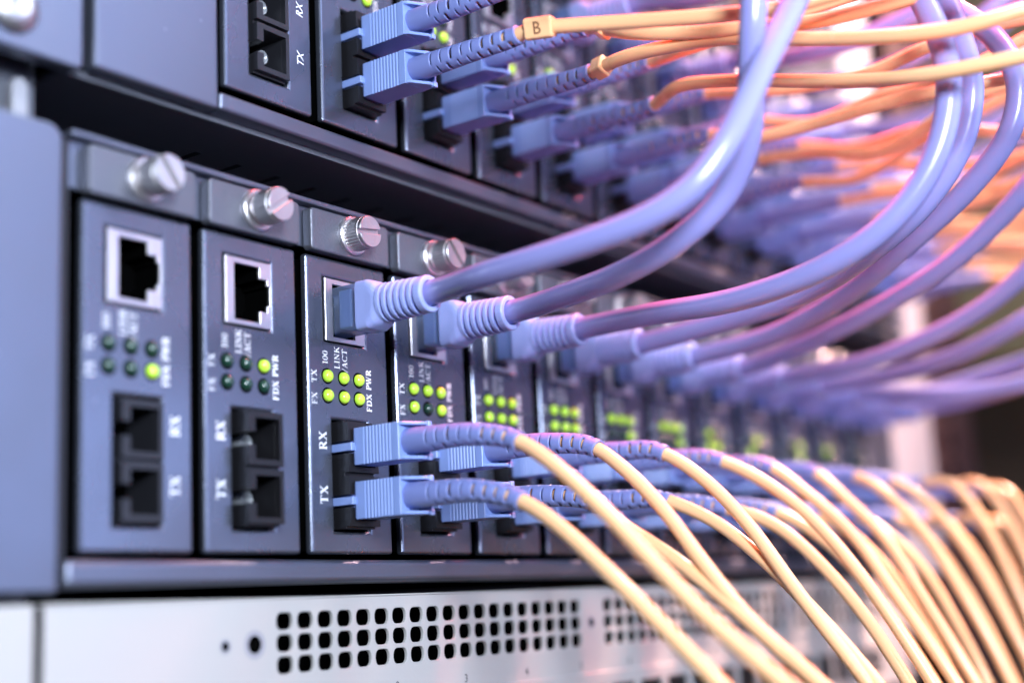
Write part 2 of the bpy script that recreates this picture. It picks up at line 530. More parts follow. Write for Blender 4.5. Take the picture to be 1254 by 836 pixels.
# cable routes, millimetres
ETHERNET_PATHS = {
    'L3': [(76.2, -14, 58.4), (76.2, -22, 58.4), (76.5, -31, 58.8), (70.1, -49.7, 58.2), (68.4, -72.6, 59.2), (70.3, -89.6, 62.2), (73.7, -99.6, 67.7), (78.5, -106.4, 78.2), (85.4, -110.8, 92.4), (94.2, -114.5, 106.9), (103.6, -118.6, 124.2), (131.7, -129.5, 172.2), (161.3, -139.7, 219.4), (192.3, -149.3, 265.9)],
    'L4': [(108, -14, 58.4), (108, -22, 58.4), (108.3, -31, 58.8), (101, -50.7, 58.3), (95.7, -70, 59.4), (96.8, -83.8, 64.7), (98.8, -94.5, 73), (95.6, -102.2, 83.1), (90.8, -106.4, 95.2), (87.7, -109.4, 106.3), (88.1, -111.3, 120.8), (92.8, -118.4, 176.8), (100.6, -125.1, 232.5), (111.3, -131.5, 287.8)],
    'L5': [(139.8, -14, 58.4), (139.8, -22, 58.4), (140.1, -31, 58.8), (135.6, -52.9, 57.9), (128.3, -79.8, 55.8), (124.5, -102.8, 58), (124.9, -118, 64.1), (127.3, -128.6, 74.3), (128.7, -134.7, 86.9), (129.4, -136.3, 100.2), (130.2, -133.2, 114.2), (131.3, -127.3, 129.6), (138.2, -107.9, 182.4), (148, -89.4, 235), (160.6, -71.7, 287.4)],
    'L6': [(171.6, -14, 58.4), (171.6, -22, 58.4), (171.9, -31, 58.8), (166.5, -55.5, 59.4), (158.3, -83.6, 60.8), (151.4, -106.8, 67.4), (149.5, -121.8, 76.2), (149.3, -131.6, 88.1), (149, -135.5, 101.2), (150, -133.4, 116.6), (151, -128.6, 134.4), (157.2, -114.5, 188.9), (166.4, -101, 243.2), (178.4, -88.1, 297.1)],
    'L7': [(203.4, -14, 58.4), (203.4, -22, 58.4), (203.7, -31, 58.8), (197.7, -57.8, 60.2), (189.1, -84.6, 66.4), (181.1, -107.1, 75.7), (177.4, -123.3, 84.7), (177, -135.2, 96.3), (176.9, -139, 108.3), (177.7, -135.7, 120.5), (180, -126.8, 132.2), (182.9, -113.7, 143.3), (182.9, -98.3, 152.3), (188.5, -63.7, 196.8), (197.7, -43, 248.7), (209, -33.2, 303.4)],
    'L8': [(235.2, -14, 58.4), (235.2, -22, 58.4), (235.5, -31, 58.8), (226.9, -57.8, 62.3), (219.6, -82.1, 67.4), (211.1, -105.3, 73.9), (206.5, -121.3, 82.3), (204, -134.1, 92), (205.6, -148.3, 108.3), (212.9, -184.1, 151.6), (223.2, -218.6, 195.4), (236.4, -251.5, 239.6)],
    'L9': [(267, -14, 58.4), (267, -22, 58.4), (267.3, -31, 58.8), (260.5, -59.6, 58.7), (253.7, -84.2, 62.4), (248, -104.5, 68.5), (243.7, -121.3, 77.8), (243.5, -139.3, 93.7), (246.3, -180.6, 132.4), (252.4, -220.6, 172.1), (261.5, -259.2, 212.5)],
    'L10': [(298.8, -14, 58.4), (298.8, -22, 58.4), (299.1, -31, 58.8), (295.1, -57.5, 58.7), (288.9, -82.7, 61.7), (280.4, -105.7, 67.9), (278.8, -126.3, 77.8), (278.3, -176.5, 104.1), (281, -225.6, 132.2), (287.1, -273.6, 161.7)],
    'L11': [(330.6, -14, 58.4), (330.6, -22, 58.4), (330.9, -31, 58.8), (321.8, -56, 54.3), (315.2, -78.6, 51.5), (307.2, -100.3, 51.8), (303.5, -122.5, 55.3), (297.7, -177.8, 66.3), (295.3, -232.8, 79.5), (296.3, -287.4, 94.8)],
    'L12': [(362.4, -14, 58.4), (362.4, -22, 58.4), (362.7, -31, 58.8), (353.5, -51.5, 59.5), (346.7, -75.8, 62.6), (335, -99.8, 65.3), (330.1, -120.7, 70.1), (320.9, -174.7, 84.8), (315, -228.4, 101.6), (312.6, -281.8, 120.6)],
    'L13': [(394.2, -14, 58.4), (394.2, -22, 58.4), (394.5, -31, 58.8), (388.2, -49.4, 59.2), (381.9, -74.3, 61.8), (370.5, -99.3, 66.6), (350.4, -150.9, 78.8), (333.6, -203, 93.4), (320.1, -255.3, 110.4)],
    'U5': [(176.6, -16, 163.7), (176.6, -24, 163.7), (176.9, -33, 164.1), (171.7, -54.9, 157.2), (168.1, -77.3, 155.4), (167.3, -98.7, 160), (169.6, -116.3, 171.8), (178.7, -161.2, 205.2), (190.7, -204, 240.3), (205.3, -244.8, 276.8)],
    'U6': [(208.4, -16, 163.7), (208.4, -24, 163.7), (208.7, -33, 164.1), (203.6, -55.4, 158.1), (200, -78.7, 158.9), (199.2, -101.4, 167.7), (201.2, -120.6, 185.3), (208.6, -160.4, 225), (218.8, -198.2, 266), (231.8, -233.9, 308)],
    'U7': [(240.2, -16, 163.7), (240.2, -24, 163.7), (240.5, -33, 164.1), (235.7, -55.7, 157.8), (232.8, -79.2, 156.2), (233.1, -101.9, 160.6), (236.5, -120.9, 171.6), (248.1, -167.4, 201.8), (262.4, -211.9, 233.9), (279.3, -254.1, 267.7)],
    'U8': [(272, -16, 163.7), (272, -24, 163.7), (272.3, -33, 164.1), (267.7, -56.2, 158.3), (265.2, -80.4, 157.8), (265.7, -104.2, 163.8), (269.4, -124.2, 177), (280.9, -169, 209.8), (295.2, -211.6, 244.3), (311.9, -252.1, 280.2)],
    'U9': [(303.8, -16, 163.7), (303.8, -24, 163.7), (304.1, -33, 164.1), (299.7, -56.8, 159.5), (297.1, -82.3, 162.8), (297.4, -107.9, 175.6), (300.4, -130.2, 198.3), (308.7, -167.8, 239.8), (319.8, -203.5, 282.5), (333.5, -237.2, 325.9)],
    'U10': [(335.6, -16, 163.7), (335.6, -24, 163.7), (335.9, -33, 164.1), (331.8, -57.3, 159.6), (329.8, -83.4, 162.7), (330.7, -109.7, 174.8), (334.4, -132.6, 196.4), (343.9, -171.6, 236.4), (356.2, -208.5, 277.6), (371, -243.5, 319.7)],
    'U11': [(367.4, -16, 163.7), (367.4, -24, 163.7), (367.7, -33, 164.1), (364, -57.9, 159.8), (362.4, -84.7, 163.1), (363.8, -111.8, 175.4), (368.1, -135.6, 197.2), (378.5, -175, 236.6), (391.5, -212.4, 277.1), (407, -247.7, 318.6)],
    'U12': [(399.2, -16, 163.7), (399.2, -24, 163.7), (399.5, -33, 164.1), (396.1, -58.6, 160.4), (394.8, -86.4, 165.6), (396.4, -114.8, 181.2), (400.7, -140.1, 207.5), (410.2, -177.2, 249.3), (422.5, -212.3, 292), (437.2, -245.4, 335.6)],
    'U13': [(431, -16, 163.7), (431, -24, 163.7), (431.3, -33, 164.1), (428.3, -59.2, 160.8), (427.3, -87.9, 166.8), (429.4, -117.4, 183.8), (434.1, -143.8, 212.2), (443.8, -180.2, 254.6), (456.2, -214.6, 297.8), (471.1, -247, 341.9)],
}
FIBRE_PATHS = {
    'LR3': [(77.7, -14, 24.9), (77.7, -24, 24.9), (78.2, -36, 24.6), (79.2, -47, 22.4), (76.7, -59.8, 15), (74.8, -72.6, 4.3), (73.2, -84.4, -6.9), (72.1, -95.1, -17.2), (71.4, -106.7, -26.9), (71.2, -117.3, -35.5), (72.4, -154.2, -69.3), (75.3, -189, -105), (79.8, -221.9, -142.4)],
    'LT3': [(77.7, -14, 12.2), (77.7, -24, 12.2), (78.2, -36, 11.9), (79.2, -47, 9.2), (77.4, -58.5, 2.9), (75.5, -71.3, -7.3), (74.2, -82.9, -17.6), (73.6, -95.1, -29), (73.6, -104.5, -38.6), (75.4, -137.6, -76), (79, -168.8, -114.9), (84, -198.3, -155)],
    'LR4': [(109.5, -14, 24.9), (109.5, -24, 24.9), (110, -36, 24.6), (111, -47, 22.9), (110.1, -55.7, 17.2), (109.6, -66.2, 6.7), (108.3, -78.2, -8.8), (107.8, -87.5, -19.8), (106.7, -98.5, -29.3), (105.1, -110.7, -39.9), (102.4, -146.4, -74.8), (101.7, -180.3, -111.5), (103, -212.3, -149.9)],
    'LT4': [(109.5, -14, 12.2), (109.5, -24, 12.2), (110, -36, 11.9), (111, -47, 9.7), (109.8, -54.8, 3.8), (109.1, -67.8, -4.5), (108, -80, -13.7), (107.1, -91.3, -23.3), (107.1, -103.3, -34.4), (107.1, -111.4, -41.7), (108.9, -146.6, -77.2), (112.5, -179.8, -114.4), (117.5, -211.2, -153)],
    'LR5': [(141.3, -14, 24.9), (141.3, -24, 24.9), (141.8, -36, 24.6), (142.8, -47, 23.7), (143.2, -59.4, 15.5), (143, -70.9, 3.3), (143, -81.4, -12.1), (142.8, -90.6, -24.9), (143, -99.3, -37), (143.8, -105.7, -47), (148.7, -131.1, -89.8), (154.9, -155.1, -133.2), (162.4, -177.7, -177.2)],
    'LT5': [(141.3, -14, 12.2), (141.3, -24, 12.2), (141.8, -36, 11.9), (142.8, -47, 11.2), (144.8, -59.9, 5.2), (144.9, -72.5, -4.8), (144.4, -84.5, -17.1), (144.5, -93.7, -27.8), (143.8, -101.8, -38), (145.2, -107.1, -47.1), (153, -130.6, -90.5), (161.9, -152.9, -134.4), (171.7, -174, -178.7)],
    'LR6': [(173.1, -14, 24.9), (173.1, -24, 24.9), (173.6, -36, 24.6), (174.6, -47, 23.4), (176.2, -61.4, 15.3), (175.7, -74.7, 3.7), (175.7, -85.7, -10.7), (175.9, -94, -24.4), (175.8, -101.9, -38.5), (176, -107.6, -50.1), (178.5, -128.5, -95.4), (182.6, -148.5, -141.1), (188.2, -167.4, -187)],
    'LT6': [(173.1, -14, 12.2), (173.1, -24, 12.2), (173.6, -36, 11.9), (174.6, -47, 10.2), (178.3, -60.6, 4.8), (177.9, -73.9, -6.9), (177.8, -84.9, -21.1), (177.2, -92.5, -33.5), (176.5, -99.8, -46.3), (176.2, -123.3, -90.4), (177.7, -145.6, -135.2), (180.9, -166.7, -180.4)],
    'LR7': [(204.9, -14, 24.9), (204.9, -24, 24.9), (205.4, -36, 24.6), (206.4, -47, 23.4), (206.6, -59.4, 13.7), (206, -72.1, 1.1), (204.1, -83, -15.3), (203.5, -92, -29.7), (203.5, -99.3, -42.5), (205.3, -122.8, -86.6), (208.8, -145, -131.3), (213.8, -166.1, -176.3)],
    'LT7': [(204.9, -14, 12.2), (204.9, -24, 12.2), (205.4, -36, 11.9), (206.4, -47, 10.2), (207.7, -59.2, 3.2), (207, -71.9, -9.2), (205.3, -81.8, -23), (203.8, -90, -36.1), (204.2, -95.4, -46.7), (207.5, -116.9, -91.7), (212.4, -137.4, -137.1), (218.6, -156.8, -182.7)],
    'LR8': [(236.7, -14, 24.9), (236.7, -24, 24.9), (237.2, -36, 24.6), (238.2, -47, 23.4), (235.9, -58.4, 13.6), (234.3, -70.6, 0.3), (233.3, -80.3, -16.9), (232.4, -88.6, -32.2), (233.5, -95.8, -47), (238.3, -116.5, -92.2), (244.5, -136.2, -137.8), (252, -154.9, -183.6)],
    'LT8': [(236.7, -14, 12.2), (236.7, -24, 12.2), (237.2, -36, 11.9), (238.2, -47, 10.2), (238.1, -57.7, 3.3), (236.4, -70, -9.3), (234.5, -79.1, -24.4), (232.7, -86.5, -39), (232.6, -91.3, -49.2), (234, -111.6, -94.9), (237.1, -130.9, -140.9), (241.7, -149.3, -187.2)],
    'LR9': [(268.5, -14, 24.9), (268.5, -24, 24.9), (269, -36, 24.6), (270, -47, 23.4), (264.8, -59.1, 17.2), (263.6, -71.6, 3.1), (262.3, -81.6, -15.1), (262.4, -89.6, -32.5), (263.4, -95.8, -49.4), (267.7, -112.3, -96.4), (273.5, -128.1, -143.5), (280.4, -143.3, -190.6)],
    'LT9': [(268.5, -14, 12.2), (268.5, -24, 12.2), (269, -36, 11.9), (270, -47, 10.2), (268.4, -56.4, 4.9), (266.4, -69.3, -8.2), (264.9, -78.4, -24.9), (263.5, -85.8, -41), (263.8, -90.3, -54.2), (266.6, -105.8, -101.6), (270.9, -120.8, -149.1), (276.7, -135.3, -196.7)],
    'LR10': [(300.3, -14, 24.9), (300.3, -24, 24.9), (300.8, -36, 24.6), (301.8, -47, 23.4), (298.4, -60.3, 15.6), (296.6, -71.9, 0.9), (295.4, -81.1, -16.9), (294.4, -88.6, -34.1), (295.7, -95, -52), (300.6, -111.1, -99.1), (306.8, -126.6, -146.2), (314.3, -141.5, -193.3)],
    'LT10': [(300.3, -14, 12.2), (300.3, -24, 12.2), (300.8, -36, 11.9), (301.8, -47, 10.2), (300.3, -57, 4.8), (297.4, -69.1, -9.7), (295.9, -77.9, -27.3), (294.3, -84.8, -44.2), (294.8, -89.6, -56.9), (298.3, -106.5, -103.8), (303.2, -122.8, -150.8), (309.6, -138.4, -197.9)],
    'LR11': [(332.1, -14, 24.9), (332.1, -24, 24.9), (332.6, -36, 24.6), (333.6, -47, 23.4), (328, -60.8, 21.9), (324.5, -72, 6.9), (321.7, -80.3, -13.3), (321.5, -87.3, -35.4), (322.9, -101.9, -83.2), (326, -116.1, -131.1), (330.6, -129.8, -178.9)],
    'LT11': [(332.1, -14, 12.2), (332.1, -24, 12.2), (332.6, -36, 11.9), (333.6, -47, 10.2), (329.1, -57.4, 8.1), (326.6, -69.5, -8.5), (323.9, -77.9, -28.4), (322.6, -84.1, -48.8), (321.7, -98.2, -96.8), (322.6, -111.9, -144.8), (325.3, -125.2, -192.9)],
    'LR12': [(363.9, -14, 24.9), (363.9, -24, 24.9), (364.4, -36, 24.6), (365.4, -47, 23.4), (359.4, -61.2, 23.2), (355.1, -71.5, 9.1), (353.2, -79.1, -13.6), (351.4, -94.4, -61.2), (351.6, -109.2, -108.9), (353.6, -123.6, -156.8)],
    'LT12': [(363.9, -14, 12.2), (363.9, -24, 12.2), (364.4, -36, 11.9), (365.4, -47, 10.2), (360.4, -57.9, 10.3), (356.9, -68.2, -7.1), (354.9, -75.8, -29.5), (352.9, -91.3, -77), (352.9, -106.3, -124.7), (354.7, -120.8, -172.5)],
    'LR13': [(395.7, -14, 24.9), (395.7, -24, 24.9), (396.2, -36, 24.6), (397.2, -47, 23.4), (391.2, -61.2, 22), (386.9, -70.6, 5.2), (385.1, -76.4, -16.9), (383.3, -88.8, -65.3), (383.6, -101, -113.8), (385.6, -113, -162.3)],
    'LT13': [(395.7, -14, 12.2), (395.7, -24, 12.2), (396.2, -36, 11.9), (397.2, -47, 10.2), (392.3, -58.1, 9.4), (388.1, -67.3, -8.7), (386.5, -73.9, -29.1), (384.9, -88.8, -76.8), (385.3, -103.2, -124.7), (387.5, -117.2, -172.6)],
    'UR2': [(82.7, -16, 130.2), (82.7, -26, 130.2), (83, -38, 130.3), (83.7, -50, 130.5), (73.2, -65, 123.3), (71.6, -83.3, 122.1), (73.2, -133.2, 118.9), (80.6, -182.5, 115.8), (93.5, -230.8, 112.8)],
    'UT2': [(82.7, -16, 117.5), (82.7, -26, 117.5), (83, -38, 117.6), (83.7, -50, 117.8), (83.6, -55.1, 118.2), (87, -66.4, 117), (92.8, -82.6, 115.2), (99.2, -99.9, 113.6), (105.8, -112.7, 114.2), (112.9, -125.4, 117.2), (140.6, -166, 126.6), (171.6, -204.2, 135.2), (205.5, -240.1, 143.1)],
    'UR3': [(114.5, -16, 130.2), (114.5, -26, 130.2), (114.8, -38, 130.3), (115.5, -50, 130.5), (108.5, -68.1, 121.4), (112.2, -82.8, 118.4), (114.9, -93.2, 117.2), (120.1, -110.4, 115.6), (125.9, -126, 117), (131.3, -137.7, 119.1), (156.2, -180.4, 126.6), (184.7, -220.9, 133.5), (216.5, -258.9, 139.9)],
    'UT3': [(114.5, -16, 117.5), (114.5, -26, 117.5), (114.8, -38, 117.6), (115.5, -50, 117.8), (112.1, -63.3, 117.7), (114.1, -81.5, 116.9), (116.6, -93.3, 115.5), (117.9, -110.9, 110.3), (118.6, -129.6, 105.8), (121.1, -143.2, 104.6), (126.1, -157.7, 106.6), (147, -202.7, 112.7), (172, -245.6, 118.4), (200.7, -286.3, 123.6)],
    'UR4': [(146.3, -16, 130.2), (146.3, -26, 130.2), (146.6, -38, 130.3), (147.3, -50, 130.5), (136.3, -70.1, 126.1), (136.9, -88.6, 126.8), (141.4, -104.4, 129), (147.6, -119.2, 131.9), (171, -162.6, 140.2), (198.3, -203.8, 147.9), (228.9, -242.6, 155)],
    'UT4': [(146.3, -16, 117.5), (146.3, -26, 117.5), (146.6, -38, 117.6), (147.3, -50, 117.8), (140.2, -62.4, 118.3), (138.1, -77.7, 115.1), (132.8, -97.6, 108.1), (127.4, -116, 101.5), (121, -133.2, 96.1), (120.4, -145.9, 94.8), (123.3, -160.5, 94.9), (138.3, -208.2, 95.2), (158.1, -254.1, 95.5), (182.2, -297.9, 95.8)],
    'UR5': [(178.1, -16, 130.2), (178.1, -26, 130.2), (178.4, -38, 130.3), (179.1, -50, 130.5), (172.4, -70.8, 123.9), (172.6, -87.7, 121.3), (173, -103.7, 120.7), (174.2, -117, 123.7), (178.3, -128.8, 126.5), (185.8, -143.6, 128.6), (212.2, -185.7, 134.4), (242.1, -225.4, 139.8), (275, -262.7, 144.8)],
    'UT5': [(178.1, -16, 117.5), (178.1, -26, 117.5), (178.4, -38, 117.6), (179.1, -50, 117.8), (176.9, -66.3, 112.5), (177, -87.2, 112.2), (178.7, -107.6, 113.4), (182.7, -123.8, 113.9), (189.7, -140.8, 114.8), (213.1, -184.9, 117.1), (240.4, -226.8, 119.2), (271, -266.3, 121.2)],
    'UR6': [(209.9, -16, 130.2), (209.9, -26, 130.2), (210.2, -38, 130.3), (210.9, -50, 130.5), (207.7, -71.3, 123.7), (205.8, -93.9, 126.1), (207.3, -117.4, 127.3), (212.5, -141.6, 136.2), (227.7, -186.4, 152.3), (247.6, -229.7, 167.6), (271.9, -271, 181.8)],
    'UT6': [(209.9, -16, 117.5), (209.9, -26, 117.5), (210.2, -38, 117.6), (210.9, -50, 117.8), (207.2, -71.6, 114.2), (206.2, -93, 109.1), (206.5, -117.7, 118.9), (212.4, -140.7, 121.2), (229.8, -187.3, 125.8), (251.8, -232.1, 130.1), (277.8, -274.6, 134)],
    'UR7': [(241.7, -16, 130.2), (241.7, -26, 130.2), (242, -38, 130.3), (242.7, -50, 130.5), (239.9, -71.8, 123.8), (238.7, -94.8, 124.3), (241.8, -118, 117.9), (249.2, -141.7, 116.2), (268.9, -187.6, 113), (292.9, -231.3, 110), (320.7, -272.8, 107.2)],
    'UT7': [(241.7, -16, 117.5), (241.7, -26, 117.5), (242, -38, 117.6), (242.7, -50, 117.8), (239.4, -72.1, 113.8), (237.3, -96.1, 121.3), (238.6, -121.3, 128.5), (243.6, -147.5, 144.5), (257.1, -188.9, 169.2), (275.5, -229, 192.6), (298.5, -267.6, 214.5)],
    'UR8': [(273.5, -16, 130.2), (273.5, -26, 130.2), (273.8, -38, 130.3), (274.5, -50, 130.5), (271.8, -72.6, 125.6), (272, -95.4, 119.6), (275, -120.5, 119.7), (283, -145.5, 119), (303, -191.3, 117.7), (327.3, -235, 116.6), (355.3, -276.4, 115.5)],
    'UT8': [(273.5, -16, 117.5), (273.5, -26, 117.5), (273.8, -38, 117.6), (274.5, -50, 117.8), (271.4, -72.9, 115.5), (271.1, -96, 112.6), (273.1, -122.1, 119.8), (281.1, -146.8, 118.2), (301.2, -192.5, 115.3), (325.6, -236, 112.6), (353.8, -277.3, 110.1)],
    'UR9': [(305.3, -16, 130.2), (305.3, -26, 130.2), (305.6, -38, 130.3), (306.3, -50, 130.5), (304.1, -73.1, 125.4), (304.7, -96.7, 119.8), (308, -123.3, 122.9), (315.9, -150.7, 129.8), (334.3, -195.8, 140.9), (357.2, -239.1, 151.4), (384, -280.1, 161)],
    'UT9': [(305.3, -16, 117.5), (305.3, -26, 117.5), (305.6, -38, 117.6), (306.3, -50, 117.8), (303.8, -73.2, 114), (303.4, -97.9, 116.4), (306.2, -124.8, 122.2), (313.4, -152.7, 133.9), (330.1, -196.3, 151.8), (351.5, -238.3, 168.6), (377, -278.3, 184.3)],
    'UR10': [(337.1, -16, 130.2), (337.1, -26, 130.2), (337.4, -38, 130.3), (338.1, -50, 130.5), (336.1, -74, 126.7), (336.8, -99, 125.2), (341, -126.3, 126.7), (349, -155.7, 139.4), (366.2, -198.9, 157.7), (388, -240.5, 174.8), (413.9, -280.2, 190.8)],
    'UT10': [(337.1, -16, 117.5), (337.1, -26, 117.5), (337.4, -38, 117.6), (338.1, -50, 117.8), (336, -73.9, 114.3), (336.3, -99.2, 115.5), (339.1, -128, 127.3), (347.9, -156.2, 132.9), (367.4, -201.4, 141.7), (391.2, -244.6, 149.9), (418.8, -285.6, 157.5)],
    'UR11': [(368.9, -16, 130.2), (368.9, -26, 130.2), (369.2, -38, 130.3), (369.9, -50, 130.5), (368.7, -74.3, 124.4), (369.1, -101, 129.4), (373.8, -129.6, 132.5), (382.6, -160.5, 146.5), (400.2, -203.3, 165.5), (422.4, -244.4, 183.3), (448.6, -283.6, 199.8)],
    'UT11': [(368.9, -16, 117.5), (368.9, -26, 117.5), (369.2, -38, 117.6), (369.9, -50, 117.8), (368.1, -74.8, 115.9), (369.6, -100, 111.6), (373.4, -129.4, 120.9), (383.8, -158, 121.5), (405.5, -203, 122.4), (431.2, -245.9, 123.3), (460.5, -286.4, 124.1)],
    'UR12': [(400.7, -16, 130.2), (400.7, -26, 130.2), (401, -38, 130.3), (401.7, -50, 130.5), (400.8, -75.1, 125.3), (401.4, -103.3, 134.1), (405.5, -134.5, 147.7), (415.5, -166.1, 158.9), (434.7, -209.7, 174), (458.2, -251.5, 188.2), (485.7, -291.2, 201.3)],
    'UT12': [(400.7, -16, 117.5), (400.7, -26, 117.5), (401, -38, 117.6), (401.7, -50, 117.8), (400.9, -74.8, 111.8), (402.3, -101.7, 112.7), (407, -132, 121.3), (418.6, -161.3, 118.4), (441.4, -205.6, 114.1), (468.1, -247.7, 110.1), (498.3, -287.4, 106.4)],
    'UR13': [(432.5, -16, 130.2), (432.5, -26, 130.2), (432.8, -38, 130.3), (433.5, -50, 130.5), (433.2, -75.6, 124.5), (436.1, -102.6, 120), (442.3, -133.3, 123.1), (454.6, -164.2, 122.2), (477.5, -208.6, 120.9), (504.4, -250.8, 119.8), (534.7, -290.6, 118.7)],
    'UT13': [(432.5, -16, 117.5), (432.5, -26, 117.5), (432.8, -38, 117.6), (433.5, -50, 117.8), (432.7, -76, 115.1), (433.7, -105, 124.3), (439.3, -136.1, 131.4), (449.2, -169.8, 149.1), (466.8, -211.4, 170.5), (489.1, -251.5, 190.5), (515.3, -289.7, 209.2)],
}

# ------------------------------------------------------------------ the setting behind and beside the rack
bm = bmesh.new()
box(bm, 1150, 1180, -900, 700, -700, 1100)
tag(obj('wall', mesh_from_bm('wall', bm, 'wall_brown')), kind='structure')


def rack_post(x0, x1, y0, y1, material, label):
    t = thing('rack_post', (x0, y0, -400), label, 'rack post')
    me = plate('post_channel', material, 0, x1 - x0, 0, 1000, 0, 2.0,
               [((x1 - x0) / 2 - 4.8, (x1 - x0) / 2 + 4.8, z, z + 9.6) for z in np.arange(9.0, 980, 15.875)])
    obj('post_channel', me, t, bevel=0.4)
    obj('post_side', boxes('post_side', material, (x1 - x0 - 2.0, x1 - x0, 2.02, y1 - y0, 0, 1000)), t)
    return t


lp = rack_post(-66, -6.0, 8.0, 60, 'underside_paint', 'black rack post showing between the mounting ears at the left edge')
bm = bmesh.new()
prism(bm, round_rect(-13.6, -10.2, 60, 94.6, 1.7), 'y', 4.2, 6.0)
sl = obj('cage_clip', mesh_from_bm('cage_clip', bm, 'grey_paint'), lp, bevel=0.3)
sl.location = -lp.location
rack_post(494, 566, 4.0, 70, 'rack_dark', 'dark maroon rack post beyond the right end of the chassis')
rack_post(569, 610, 22.0, 90, 'rack_tan', 'tan rack side strip beyond the dark maroon post')

cb = thing('cabinet_panel', (1000, -300, 170), 'ochre cabinet panel far behind the rack at the right edge', 'cabinet')
for yy in (-300, 40, 380):
    bm = bmesh.new()
    box(bm, 0, 12, 0, 325, 0, 620)
    obj('door_leaf', mesh_from_bm('door_leaf', bm, 'cabinet_tan'), cb, bevel=3, loc=(0, yy + 300, 0))

# ------------------------------------------------------------------ chassis shells


def chassis(loc, label, upper):
    t = thing('media_chassis', loc, label, 'chassis', 'card chassis mounted in the rack')
    x1 = N_CARDS * PITCH - 3.0
    if not upper:
        # lower chassis, local frame = first card's lower left corner
        obj('bottom_rail', boxes('bottom_rail', 'chassis_paint', (-4.6, 429.5, -2.2, 8, -6.7, -1.4)), t, bevel=1.3, segs=4)
        obj('top_lip', boxes('top_lip', 'chassis_paint', (-3.6, 429.5, -1.4, 6, 83.3, 84.8)), t, bevel=0.5)
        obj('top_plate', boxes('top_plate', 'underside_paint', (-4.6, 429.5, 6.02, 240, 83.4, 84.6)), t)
        obj('inner_rail', boxes('inner_rail', 'chassis_paint', (-3.6, 429.5, 1.0, 4.0, 73.0, 83.28)), t, bevel=0.3)
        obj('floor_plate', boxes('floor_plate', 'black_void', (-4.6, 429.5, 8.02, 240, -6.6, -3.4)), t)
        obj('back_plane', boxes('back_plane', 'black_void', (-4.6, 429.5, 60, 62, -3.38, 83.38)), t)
        for x in (-4.7, 428.0):
            obj('side_wall', boxes('side_wall', 'black_plastic', (x, x + 1.6, 0.5, 240, -1.85, 82.9)), t)
        bm = bmesh.new()
        prism(bm, round_rect(-64, -6.2, -7.6, 84.4, 3.2, corners=(1, 0, 0, 0)), 'y', -2.0, 2.4)
        obj('mounting_ear', mesh_from_bm('mounting_ear', bm, 'chassis_paint'), t, bevel=0.7, segs=3)
        bm = bmesh.new()
        prism(bm, round_rect(431, 484, -7.6, 84.4, 3.2, corners=(0, 1, 1, 0)), 'y', -2.0, 2.4)
        obj('mounting_ear', mesh_from_bm('mounting_ear', bm, 'grey_paint'), t, bevel=0.7, segs=3)
        obj('end_filler', boxes('end_filler', 'chassis_paint', (x1 + 3.0, 427.8, 0.6, 5, -1.6, 82.8)), t, bevel=0.5)
    else:
        # upper chassis, same origin as the lower one
        xe = UX + x1 + 8
        obj('bottom_lip', boxes('bottom_lip', 'chassis_paint', (34.0, xe, -3.4, 6, 98.6, 102.8)), t, bevel=0.9, segs=4)
        obj('blank_panel', boxes('blank_panel', 'chassis_paint', (0.0, 33.8, -3.4, 1, 98.4, 196)), t, bevel=0.9, segs=3)
        slots = []
        for i in range(26):
            slots.append((47.2 + 13.4 * i, 49.2 + 13.4 * i, 20.0, 30.0))
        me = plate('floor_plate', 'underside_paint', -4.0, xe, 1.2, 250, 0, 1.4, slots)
        o = obj('floor_plate', me, t)
        o.rotation_euler = (R(90), 0, 0)        # the plate's X-Z plane laid flat: its Z becomes -Y
        o.scale = (1, -1, -1)
        o.location = Vector((0, 0, 98.7)) * S
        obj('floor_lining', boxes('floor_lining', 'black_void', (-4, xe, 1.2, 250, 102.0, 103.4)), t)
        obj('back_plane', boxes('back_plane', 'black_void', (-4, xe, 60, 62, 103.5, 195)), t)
        obj('top_plate', boxes('top_plate', 'chassis_paint', (35.2, xe, -3.0, 240, 191.5, 194)), t, bevel=0.5)
        bm = bmesh.new()
        prism(bm, round_rect(-66, -2.6, 96.8, 196, 1.5, corners=(0, 0, 0, 1)), 'y', -3.4, 1.0)
        obj('mounting_ear', mesh_from_bm('mounting_ear', bm, 'chassis_paint'), t, bevel=0.7, segs=3)
        bm = bmesh.new()
        prism(bm, round_rect(xe + 1.5, xe + 30, 97, 196, 3.2, corners=(0, 1, 1, 0)), 'y', -3.4, 1.0)
        obj('mounting_ear', mesh_from_bm('mounting_ear', bm, 'grey_paint'), t, bevel=0.7, segs=3)
        bm = bmesh.new()                         # rivet under the floor
        lathe_y(bm, [(-0.3, 3.4), (-0.55, 3.0), (-0.55, 1.6), (-0.2, 1.3)], 0, 0, 24)
        o = obj('rivet', mesh_from_bm('rivet', bm, 'underside_paint', True), t, loc=(30, 14.5, 98.65))
        o.rotation_euler = (R(90), 0, 0)
        bm = bmesh.new()                         # rack screw in the left ear
        lathe_y(bm, [(0, 5.6), (-0.6, 5.6), (-1.8, 4.6), (-2.6, 2.8), (-2.7, 1.6), (-1.4, 1.2)], 0, 0, 32)
        obj('rack_screw', mesh_from_bm('rack_screw', bm, 'screw_metal', True), t, loc=(-19.2, -3.42, 105.2))
    return t


chassis((0, 0, 0), 'black lower chassis filled with media converter cards, above the white switch', False)
chassis((0, 0, 0), 'black upper chassis with blank panel at its left, overhanging in the dark', True)

